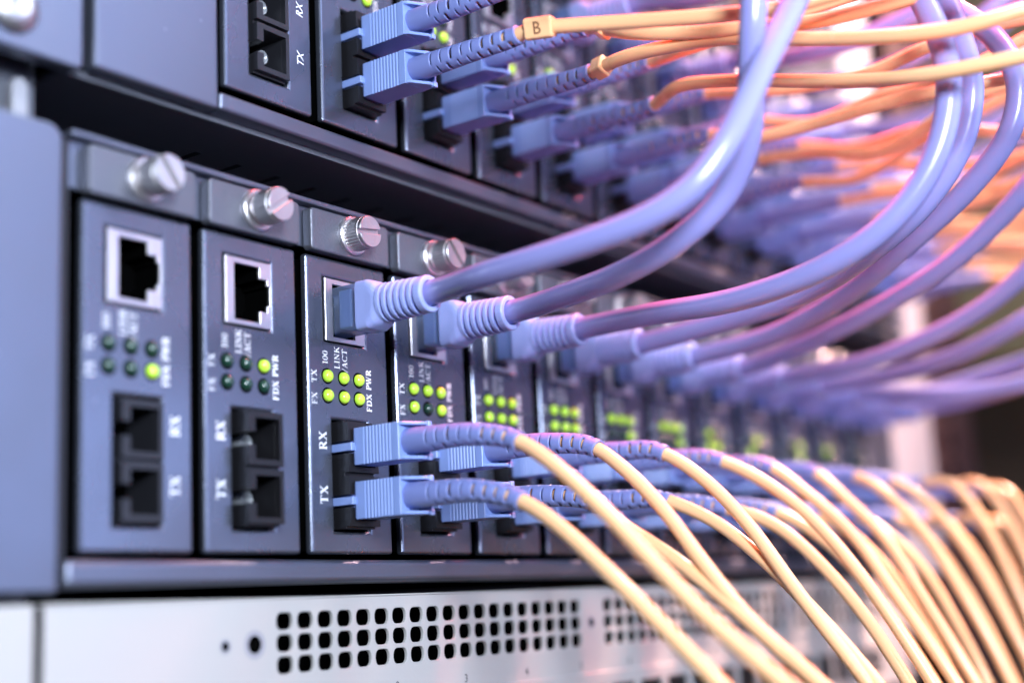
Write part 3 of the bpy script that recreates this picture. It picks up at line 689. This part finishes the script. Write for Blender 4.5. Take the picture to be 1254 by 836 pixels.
# ------------------------------------------------------------------ converter cards
RJ = (5.9, 20.2, 50.6, 66.4)
SC = (8.0, 20.2, 5.3, 31.8)
ME = {}
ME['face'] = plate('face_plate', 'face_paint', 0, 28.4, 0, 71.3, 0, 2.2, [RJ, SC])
ME['tray'] = plate('card_tray', 'black_void', 0.9, 27.5, 1.0, 70.5, 2.22, 40, [RJ, SC])  # coloured black so the gaps between cards read as shade
bm = bmesh.new()
prism(bm, round_rect(0.0, 28.0, 72.0, 82.4, 1.1, corners=(1, 1, 1, 1)), 'y', -2.2, 0.95)
ME['flange'] = mesh_from_bm('flange', bm, 'flange_plastic')
opening = [(8.7, 16.4, 51.9, 64.9), (16.3, 18.8, 54.6, 62.2), (18.7, 19.6, 56.2, 60.8)]
ME['rj_shield'] = plate('socket_shield', 'nickel', 6.1, 20.0, 50.8, 66.2, -0.35, 0.5, opening)
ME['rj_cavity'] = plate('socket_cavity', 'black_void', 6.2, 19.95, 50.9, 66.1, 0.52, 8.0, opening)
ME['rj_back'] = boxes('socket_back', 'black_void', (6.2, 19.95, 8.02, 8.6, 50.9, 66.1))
bm = bmesh.new()
for i in range(8):
    z = 54.85 + i * 1.02
    prism(bm, [(8.9, 7.6), (9.1, 7.6), (11.4, 2.4), (11.1, 2.2)], 'z', z, z + 0.45)
ME['rj_pins'] = mesh_from_bm('contact_pins', bm, 'gold')


def sc_meshes(tag_, y0, material, x0=9.1, x1=19.3):
    ports = []
    for zc in (24.9, 12.2):
        ports += [(11.0, x1 - 1.0, zc - 4.6, zc + 4.6), (x0, 11.01, zc - 1.5, zc + 1.5)]
    ME['sc_body' + tag_] = plate('adapter_body', material, x0, x1, 5.8, 31.3, y0 + 1.6, 9.0, ports)
    for k, zc in enumerate((24.9, 12.2)):
        h = [(11.0, x1 - 1.0, zc - 4.6, zc + 4.6), (x0 - 0.15, 11.01, zc - 1.5, zc + 1.5)]
        ME['sc_port%d%s' % (k, tag_)] = plate('port_frame', material, x0 - 0.15, x1 + 0.15, zc - 5.9, zc + 5.9, y0, y0 + 1.59, h)
    ME['sc_back' + tag_] = boxes('adapter_back', 'black_void', (x0, x1, 9.02, 9.6, 5.8, 31.3))
    bm_ = bmesh.new()
    lathe_y(bm_, [(9.0, 1.75), (3.0, 1.75), (3.0, 1.25), (8.0, 1.25)], 0, 0, 20)
    ME['sc_sleeve' + tag_] = mesh_from_bm('ferrule_sleeve', bm_, 'ceramic', True)


sc_meshes('', -4.0, 'black_plastic')
sc_meshes('_flat', -1.4, 'rim_plastic')

bm = bmesh.new()
lathe_y(bm, [(0, 4.9), (-0.9, 4.9), (-1.3, 4.5), (-1.3, 3.3), (-2.4, 3.3)], 0, 0, 40)
ME['collar'] = mesh_from_bm('screw_collar', bm, 'nickel')
bm = bmesh.new()
lathe_y(bm, [(-2.4, 3.4), (-2.5, 3.95), (-2.9, 4.15), (-6.4, 4.15), (-6.8, 3.95)], 0, 0, 64, knurl=(2, 3, 0.22))
for sgn in (1, -1):
    a0 = math.asin(0.62 / 3.9)
    seg = [(3.9 * math.cos(a), sgn * 3.9 * math.sin(a)) for a in np.linspace(a0, math.pi - a0, 22)]
    prism(bm, seg, 'y', -6.79, -7.9)
ME['knob'] = mesh_from_bm('thumbscrew', bm, 'screw_metal')

for nm, mt_ in (('led_lit', 'led_lit'), ('led_dark', 'led_dark')):
    bm = bmesh.new()
    prof = [(0.2, 1.55)] + [(-0.25 - 1.25 * math.sin(a), 1.5 * math.cos(a)) for a in np.linspace(0, 1.45, 8)]
    lathe_y(bm, prof, 0, 0, 24)
    ME[nm] = mesh_from_bm('indicator_light', bm, mt_, True)
bm = bmesh.new()
lathe_y(bm, [(-0.02, 1.95), (-0.02, 1.56), (-0.04, 1.56), (-0.04, 1.95)], 0, 0, 24, cap=False)
ME['led_hole'] = mesh_from_bm('light_hole', bm, 'black_void')

V = R(90)


def lettering(rx_x, style):
    small = [('TX', 2.0, 41.7, 1.8, 1.0), ('FX', 2.0, 36.4, 1.8, 1.0), ('100', 5.9, 46.6, 1.8, 1.0), ('LINK', 10.0, 46.9, 1.8, 1.0),
             ('/ACT', 12.7, 46.5, 1.8, 1.0), ('PWR', 21.2, 42.6, 1.8, 1.45), ('FDX', 21.2, 36.9, 1.8, 1.45)]
    if style == 'slant':
        return text_mesh([(s, x, z, h, V, 0.0, 0.8, 0.01) for s, x, z, h, w in small] +
                         [('RX', rx_x, 26.4, 2.3, V, 0.25, 0.85, 0.03), ('TX', rx_x, 13.6, 2.3, V, 0.25, 0.85, 0.03)], 'print_white')
    return roman_mesh(small + [('RX', rx_x, 26.5, 2.5, 1.3), ('TX', rx_x, 13.8, 2.5, 1.3)], 'print_white')


ME['text'] = lettering(4.5, 'plain')
ME['text_right'] = lettering(23.6, 'plain')
ME['text_upper'] = lettering(24.6, 'slant')

LEDX, LEDZ = (6.5, 12.1, 17.5), (42.1, 37.4)
LOWER_LIT = {1: '000001', 2: '001000', 3: '111111', 4: '111101', 7: '111001', 8: '111001', 9: '100110', 10: '010100', 11: '001001', 12: '010000', 13: '000000'}
UPPER_LIT = {1: '000000', 2: '000001', 3: '000011', 4: '000011', 5: '100001', 6: '001001', 7: '001001', 8: '000001', 9: '100001', 10: '000000', 11: '000001', 12: '000000', 13: '000000'}
SLOT = {1: -52, 2: 36, 3: 8, 4: -48}
rnd = random.Random(7)


def card(n, upper):
    ox, oy, oz = (UX, UY, UZ) if upper else (0, 0, 0)
    which = 'upper' if upper else 'lower'
    lit = (UPPER_LIT if upper else LOWER_LIT).get(n, '111111' if rnd.random() < 0.6 else '101101')
    if upper:
        label = {1: 'black card with empty fibre port next to the blank panel of upper chassis'}.get(
            n, 'black card with fibres plugged in, %s from left in upper chassis' % ordinal(n))
    else:
        label = {1: 'leftmost grey black card with empty sockets in lower chassis',
                 2: 'second card from left in lower chassis, empty sockets and printed RX TX at left',
                 3: 'third card from left in lower chassis, first one with cables and all lamps lit'}.get(
            n, '%s card from left in lower chassis, with cables plugged in' % ordinal(n))
    t = thing('converter_card', (ox + (n - 1) * PITCH, oy, oz), label, 'converter card', 'converter cards in the %s chassis' % which)
    obj('face_plate', ME['face'], t, bevel=0.75, segs=3)
    obj('card_tray', ME['tray'], t)
    obj('flange', ME['flange'], t, bevel=0.55, segs=3)
    kc = (14.2, -2.2, 77.6)
    col = obj('screw_collar', ME['collar'], t, loc=kc)
    k = obj('thumbscrew', ME['knob'], t, bevel=0.12, segs=1, loc=kc)
    k.rotation_euler = (0, -R(SLOT.get(n, rnd.uniform(-90, 90))), 0)
    if n == 3 and not upper:
        k.location.y += 1.6 * S
    sh = obj('ethernet_socket', ME['rj_shield'], t, bevel=0.2, segs=1)
    obj('socket_cavity', ME['rj_cavity'], sh)
    obj('socket_back', ME['rj_back'], sh)
    obj('contact_pins', ME['rj_pins'], sh)
    flat = '_flat' if n == 1 else ''
    ad = obj('fibre_adapter', ME['sc_body' + flat], t, bevel=0.25, segs=1)
    for q in (0, 1):
        obj('port_frame', ME['sc_port%d%s' % (q, flat)], ad, bevel=0.25, segs=2)
    obj('adapter_back', ME['sc_back' + flat], ad)
    if n == 2 or (n == 1 and upper):
        for zc in (24.9, 12.2):
            obj('ferrule_sleeve', ME['sc_sleeve' + flat], ad, loc=(14.9, 0, zc))
    for j in range(6):
        on = lit[j] == '1'
        o = obj('indicator_light', ME['led_lit' if on else 'led_dark'], t, loc=(LEDX[j % 3], 0, LEDZ[j // 3]))
        o['label'] = 'lit green indicator' if on else 'unlit dark green indicator'
    for j in range(6):
        obj('light_hole', ME['led_hole'], t, loc=(LEDX[j % 3], 0, LEDZ[j // 3]))
    obj('lettering', ME['text_upper'] if upper else (ME['text_right'] if n == 1 else ME['text']), t)
    return t


for n in range(1, N_CARDS + 1):
    card(n, False)
for n in range(1, N_CARDS + 1):
    card(n, True)

# ------------------------------------------------------------------ white switch under the chassis
def perforated_panel():
    bm = bmesh.new()
    X0, X1, Z0, Z1, Y = -8.6, 431.0, -53.0, -10.0, -1.0
    pw, ph = 6.45, 4.75
    groups = [(53.6, 19), (187.3, 19), (321.0, 15)]
    rows = [-14.75, -19.5, -24.25]
    zt, zb = rows[0] + ph / 2, rows[-1] - ph / 2

    def quad(x0, x1, z0, z1):
        bm.faces.new([bm.verts.new(p) for p in ((x0, Y, z0), (x1, Y, z0), (x1, Y, z1), (x0, Y, z1))])
    quad(X0, X1, Z0, zb)
    quad(X0, X1, zt, Z1)
    x = X0
    n = 20
    for gx, cols in groups:
        quad(x, gx - pw / 2, zb, zt)
        for c in range(cols):
            for zc in rows:
                cx = gx + c * pw
                o, f, g, h = [], [], [], []
                for k in range(n):
                    a = 2 * math.pi * (k + 0.5) / n
                    ca, sa = math.cos(a), math.sin(a)
                    s_ = min(pw / 2 / max(1e-6, abs(ca)), ph / 2 / max(1e-6, abs(sa)))
                    ox_, oz_ = ca * s_, sa * s_
                    o.append(bm.verts.new((cx + ox_, Y, zc + oz_)))

                    def hole(r, hh):
                        hx, hz = r * ca, r * sa * 0.90
                        return max(-r * 0.96, min(r * 0.96, hx)), max(-hh, min(hh, hz))
                    for lst, r, hh, dy in ((f, 2.72, 1.98, 0.0), (g, 2.58, 1.86, 0.18), (h, 2.58, 1.86, 0.8)):
                        hx, hz = hole(r, hh)
                        lst.append(bm.verts.new((cx + hx, Y + dy, zc + hz)))
                for A, B in ((o, f), (f, g), (g, h)):
                    for k in range(n):
                        bm.faces.new((A[k], A[(k + 1) % n], B[(k + 1) % n], B[k]))
                # the four corners that the ring of rays cuts off
                for sx, sz in ((1, 1), (-1, 1), (-1, -1), (1, -1)):
                    cand = [v for v in o if (v.co.x - cx) * sx > 0 and (v.co.z - zc) * sz > 0]
                    va = [v for v in cand if abs(abs(v.co.x - cx) - pw / 2) < 1e-4]
                    vb = [v for v in cand if abs(abs(v.co.z - zc) - ph / 2) < 1e-4]
                    if va and vb:
                        a_ = max(va, key=lambda v: abs(v.co.z - zc))
                        b_ = max(vb, key=lambda v: abs(v.co.x - cx))
                        bm.faces.new((a_, b_, bm.verts.new((cx + sx * pw / 2, Y, zc + sz * ph / 2))))
        x = gx + (cols - 0.5) * pw
    quad(x, X1, zb, zt)
    for v in bm.verts:
        v.co *= S
    me = bpy.data.meshes.new('front_panel')
    bm.to_mesh(me)
    bm.free()
    me.materials.append(MATS['white_paint'])
    return me


sw = thing('network_switch', (0, 0, -53), 'white network switch with perforated front under the black chassis', 'network switch')


def swp(name, me, **k):
    o = obj(name, me, sw, **k)
    o.location += Vector((0, 0, 53)) * S
    return o


swp('front_panel', perforated_panel())
swp('top_cover', boxes('top_cover', 'white_paint', (-8.6, 431, -0.98, 220, -9.98, -9.5)), bevel=0.25)
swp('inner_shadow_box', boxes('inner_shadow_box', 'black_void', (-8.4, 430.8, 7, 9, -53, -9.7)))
ear_l = swp('mounting_ear', boxes('mounting_ear', 'white_paint', (-66, -10.6, -1.4, 1.6, -53, -9.6)), bevel=0.6)
for xx, rr in ((36.1, 1.6), (44.5, 3.1), (177.7, 1.9), (311.4, 1.9)):
    bm = bmesh.new()
    lathe_y(bm, [(-1.03, rr), (-1.04, rr * 0.92), (-0.6, rr * 0.55)], 0, 0, 28, cap=True)
    swp('screw_recess', mesh_from_bm('screw_recess', bm, 'grey_paint', False), loc=(xx, 0, -19.4))
    bm = bmesh.new()
    lathe_y(bm, [(-1.05, rr * 0.62), (-1.06, rr * 0.55)], 0, 0, 20)
    swp('screw_hole', mesh_from_bm('screw_hole', bm, 'black_void', False), loc=(xx, 0, -19.4))
for i in range(12):
    swp('digit', text_mesh([(str(i + 1), 64.2 + 26.7 * i, -31.4, 2.2, 0, 0, 0.9, 0.01)], 'print_dark'), loc=(0, -1.0, 0))
swp('port_strip', plate('port_strip', 'white_paint', 133, 400, -52.9, -33.6, -2.2, -1.02,
                        [(137 + 16.2 * i, 150.0 + 16.2 * i, -48.5, -37.5) for i in range(16)]), bevel=0.3)
swp('port_void', boxes('port_void', 'black_plastic', (134, 399, -1.018, -1.006, -52, -35)))

# ------------------------------------------------------------------ pale server above the upper chassis
sv = thing('server', (0, 0, 198), 'pale server front above the upper chassis, far top right', 'server')
obj('mounting_ear', boxes('mounting_ear', 'grey_paint', (407, 446, -4, 0, 0, 86)), sv, bevel=0.8)
obj('front_panel', plate('front_panel', 'chassis_paint', -8, 406.5, 0, 86, -4, 0, [(20 + 40 * i, 52 + 40 * i, 12, 40) for i in range(9)]), sv, bevel=0.8)
obj('drive_bay', boxes('drive_bay', 'rack_dark', (-7, 445, 0.05, 4, 1, 85)), sv)

# ------------------------------------------------------------------ ethernet patch cables


def superellipse(hx, hz, e, n=28):
    out = []
    for k in range(n):
        a = 2 * math.pi * (k + 0.5) / n
        ca, sa = math.cos(a), math.sin(a)
        out.append((hx * math.copysign(abs(ca) ** (2 / e), ca), hz * math.copysign(abs(sa) ** (2 / e), sa)))
    return out


def loft_y(bm, secs, n=28):
    rings = []
    for y, hx, hz, e in secs:
        rings.append([bm.verts.new((px, y, pz)) for px, pz in superellipse(hx, hz, e, n)])
    for a, b in zip(rings, rings[1:]):
        for k in range(n):
            bm.faces.new((a[k], a[(k + 1) % n], b[(k + 1) % n], b[k]))
    bm.faces.new(rings[0])
    bm.faces.new(rings[-1])


bm = bmesh.new()
box(bm, -3.7, 3.7, -8.2, 7.0, -5.7, 5.7)
ME['plug'] = mesh_from_bm('plug', bm, 'clear_plastic')
bm = bmesh.new()
box(bm, -3.2, 3.0, -5.6, -1.6, -4.7, 4.7)
box(bm, -2.7, 2.9, -8.1, -6.1, -4.9, 4.9)
ME['plug_core'] = mesh_from_bm('wire_holder', bm, 'wire_blue')
bm = bmesh.new()
for i in range(8):
    box(bm, -3.3, -2.9, 1.8, 6.4, -4.0 + i * 1.02, -3.45 + i * 1.02)
ME['plug_pins'] = mesh_from_bm('contact_blades', bm, 'gold')
bm = bmesh.new()
prism(bm, [(3.7, 6.0), (4.2, 6.0), (6.0, -6.6), (5.3, -6.6)], 'z', -2.2, 2.2)
ME['latch'] = mesh_from_bm('latch', bm, 'clear_plastic')
bm = bmesh.new()
secs = [(-7.4, 3.9, 5.85, 9), (-7.7, 4.1, 6.05, 9), (-11.0, 4.25, 6.0, 7), (-12.8, 4.4, 5.4, 4), (-14.0, 4.4, 4.9, 2.6)]
y = -14.3
for i in range(6):
    r = 4.7 - 0.07 * i
    secs += [(y, r, r + 0.15, 2.2), (y - 1.05, r, r + 0.15, 2.2), (y - 1.15, r - 1.15, r - 1.0, 2.2), (y - 1.8, r - 1.15, r - 1.0, 2.2)]
    y -= 1.9
secs += [(y, 4.3, 4.3, 2), (y - 0.2, 4.45, 4.45, 2), (y - 1.9, 4.45, 4.45, 2), (y - 2.2, 4.2, 4.2, 2), (y - 2.25, 3.2, 3.2, 2), (y - 1.2, 3.1, 3.1, 2)]
loft_y(bm, secs)
ME['eth_boot'] = mesh_from_bm('boot', bm, 'ethernet_boot')
bm = bmesh.new()
prism(bm, [(3.9, -8.0), (6.3, -8.6), (6.9, -15.0), (6.3, -21.0), (5.5, -21.3), (4.1, -16)], 'z', -2.6, 2.6)
ME['latch_guard'] = mesh_from_bm('latch_guard', bm, 'ethernet_boot')

for key, ctrl in ETHERNET_PATHS.items():
    up, n = key[0] == 'U', int(key[1:])
    x0, y0, z0 = ctrl[0][0], (UY if up else 0.0), ctrl[0][2]
    where = 'upper' if up else 'lower'
    t = thing('ethernet_cable', (x0, y0, z0), 'lavender blue ethernet cable plugged into the %s card from left of %s chassis' % (ordinal(n), where),
              'ethernet cable', 'ethernet cables of the %s chassis' % where)
    pl = obj('plug', ME['plug'], t, bevel=0.7, segs=3)
    obj('wire_holder', ME['plug_core'], pl, bevel=0.4)
    obj('contact_blades', ME['plug_pins'], pl)
    obj('latch', ME['latch'], pl)
    bt = obj('boot', ME['eth_boot'], t, bevel=0.18, segs=2)
    obj('latch_guard', ME['latch_guard'], bt, bevel=0.4)
    pts, s_ = smooth_path(ctrl, 1.6)
    bm = bmesh.new()
    tube(bm, pts - np.array((x0, y0, z0)), 2.95, 20)
    obj('cable_jacket', mesh_from_bm('cable_jacket', bm, 'ethernet_jacket', True), t)

# ------------------------------------------------------------------ fibre patch cords
bm = bmesh.new()
rings = []
secs = [(-4.4, 3.7, 4.25), (-4.7, 3.85, 4.4), (-7.6, 3.85, 4.4)]
y = -7.7
for i in range(9):
    secs += [(y, 3.68, 4.4), (y - 0.42, 3.68, 4.4), (y - 0.45, 3.85, 4.4), (y - 0.98, 3.85, 4.4)]
    y -= 1.02
secs += [(-18.4, 3.85, 4.4)]
for y_, hx, hz in secs:
    rings.append([bm.verts.new((sx * hx, y_, sz * hz)) for sx, sz in ((-1, -1), (1, -1), (1, 1), (-1, 1))])
for a, b in zip(rings, rings[1:]):
    for k in range(4):
        bm.faces.new((a[k], a[(k + 1) % 4], b[(k + 1) % 4], b[k]))
bm.faces.new(rings[0])
bm.faces.new(rings[-1])
ME['sc_housing'] = mesh_from_bm('connector_housing', bm, 'connector_blue')
bm = bmesh.new()
for sz in (-1, 1):
    a, b = sorted((sz * 3.6, sz * 4.38))
    prism(bm, [(-3.8, -18.42), (3.8, -18.42), (3.8, -22.0), (1.2, -22.0), (-3.2, -19.4)], 'z', a, b)
    a, b = sorted((sz * 3.3, sz * 4.6))
    prism(bm, [(2.4, -21.2), (3.8, -21.2), (3.8, -22.4), (2.4, -22.4)], 'z', a, b)
box(bm, 3.05, 3.82, -22.0, -18.42, -3.58, 3.58)
ME['sc_hood'] = mesh_from_bm('hood', bm, 'connector_blue')
bm = bmesh.new()
box(bm, -3.4, 3.4, -4.38, 5.0, -4.0, 4.0)
ME['sc_inner'] = mesh_from_bm('inner_plug', bm, 'boot_blue')
bm = bmesh.new()
box(bm, -5.15, -3.42, -4.9, 1.5, -0.95, 0.95)
ME['sc_key'] = mesh_from_bm('key', bm, 'connector_blue')


def fibre(key, ctrl):
    up, kind, n = key[0] == 'U', key[1], int(key[2:])
    x0, y0, z0 = ctrl[0][0], (UY if up else 0.0), ctrl[0][2]
    where = 'upper' if up else 'lower'
    row = 'top RX' if kind == 'R' else 'bottom TX'
    t = thing('fibre_cord', (x0, y0, z0), 'orange fibre cord with blue connector in %s port of %s card, %s chassis' % (row, ordinal(n), where),
              'fibre cord', 'fibre cords of the %s chassis' % where)
    h = obj('connector_housing', ME['sc_housing'], t, bevel=0.12, segs=1)
    obj('hood', ME['sc_hood'], h, bevel=0.15, segs=1)
    obj('inner_plug', ME['sc_inner'], h)
    obj('key', ME['sc_key'], h, bevel=0.12, segs=1)
    near = n <= 7
    pts, s_ = smooth_path(ctrl, 0.36 if near else 0.6)
    pts = pts - np.array((x0, y0, z0))
    st = s_[1] - s_[0]
    nb = int(36.0 / st)
    bp = pts[:nb + 1]
    sb = s_[:nb + 1]
    rad = [3.25 - 0.95 * (s / 36.0) for s in sb]
    N = 24

    def skip(i, k):
        s = sb[i]
        if s < 11.0 or s > 34.4:
            return False
        ph = (s - 11.0) / 2.95
        w = 0.13 + 0.14 * (s - 11) / 23
        fr = ph - math.floor(ph)
        if fr < w:
            return k in (21, 22, 23, 0, 1) or k in (9, 10, 11, 12, 13)
        if 0.5 <= fr < 0.5 + w:
            return k in (3, 4, 5, 6, 7) or k in (15, 16, 17, 18, 19)
        return False
    bm = bmesh.new()
    tube(bm, bp, rad, N, skip=skip if near else None, caps=False)
    b = obj('boot', mesh_from_bm('boot', bm, 'boot_blue', True), t)
    sd = b.modifiers.new('wall', 'SOLIDIFY')
    sd.thickness = 0.6 * S
    sd.offset = -1
    i0 = int(6.0 / st)
    fp = pts[i0::3 if not near else 4]
    bm = bmesh.new()
    tube(bm, fp, 1.72, 16)
    obj('fibre_jacket', mesh_from_bm('fibre_jacket', bm, 'fibre_jacket', True), t)
    return t, pts, s_


def clip_on(t, pts, s_, at, letter, face, name_):
    """A moulded marker clip round the cord, its flat face turned outwards, with a letter on it."""
    i = int(at / (s_[1] - s_[0]))
    T = Vector(pts[i + 3] - pts[i - 3]).normalized()
    X = Vector(face)
    X = (X - T * X.dot(T)).normalized()
    Z = X.cross(T)
    M = Matrix((X, T, Z)).transposed().to_4x4()
    M.translation = Vector(pts[i]) * S
    half = 3.5 if letter else 2.0
    bm_ = bmesh.new()
    prism(bm_, [(2.2, -2.2), (2.2, 2.2), (1.0, 2.6), (-2.2, 2.0), (-2.2, -2.0), (1.0, -2.6)], 'y', -half, half)
    c = obj(name_, mesh_from_bm(name_, bm_, 'fibre_jacket'), t, bevel=0.5, segs=3)
    c.matrix_local = M
    if letter:
        me = text_mesh([(letter, 0, 0, 3.0, 0, 0, 0.9, 0.0)], 'print_brown')
        o = obj('lettering', me, c)
        # text lies in X-Z facing -Y: turn it so that it faces the clip's +X side and reads along the cord
        o.matrix_local = Matrix.Translation(Vector((2.31, 0, 0)) * S) @ Matrix.Rotation(R(90), 4, 'Z')


CLIPS = {'UT2': (41.5, 'B', (-0.76, -0.52, -0.40)), 'UR3': (43.0, '', (0.2, -0.5, 0.8)), 'UT3': (39.5, '', (0.3, -0.5, 0.8))}
for key, ctrl in FIBRE_PATHS.items():
    t, pts, s_ = fibre(key, ctrl)
    if key in CLIPS:
        clip_on(t, pts, s_, *CLIPS[key], 'marker_clip')
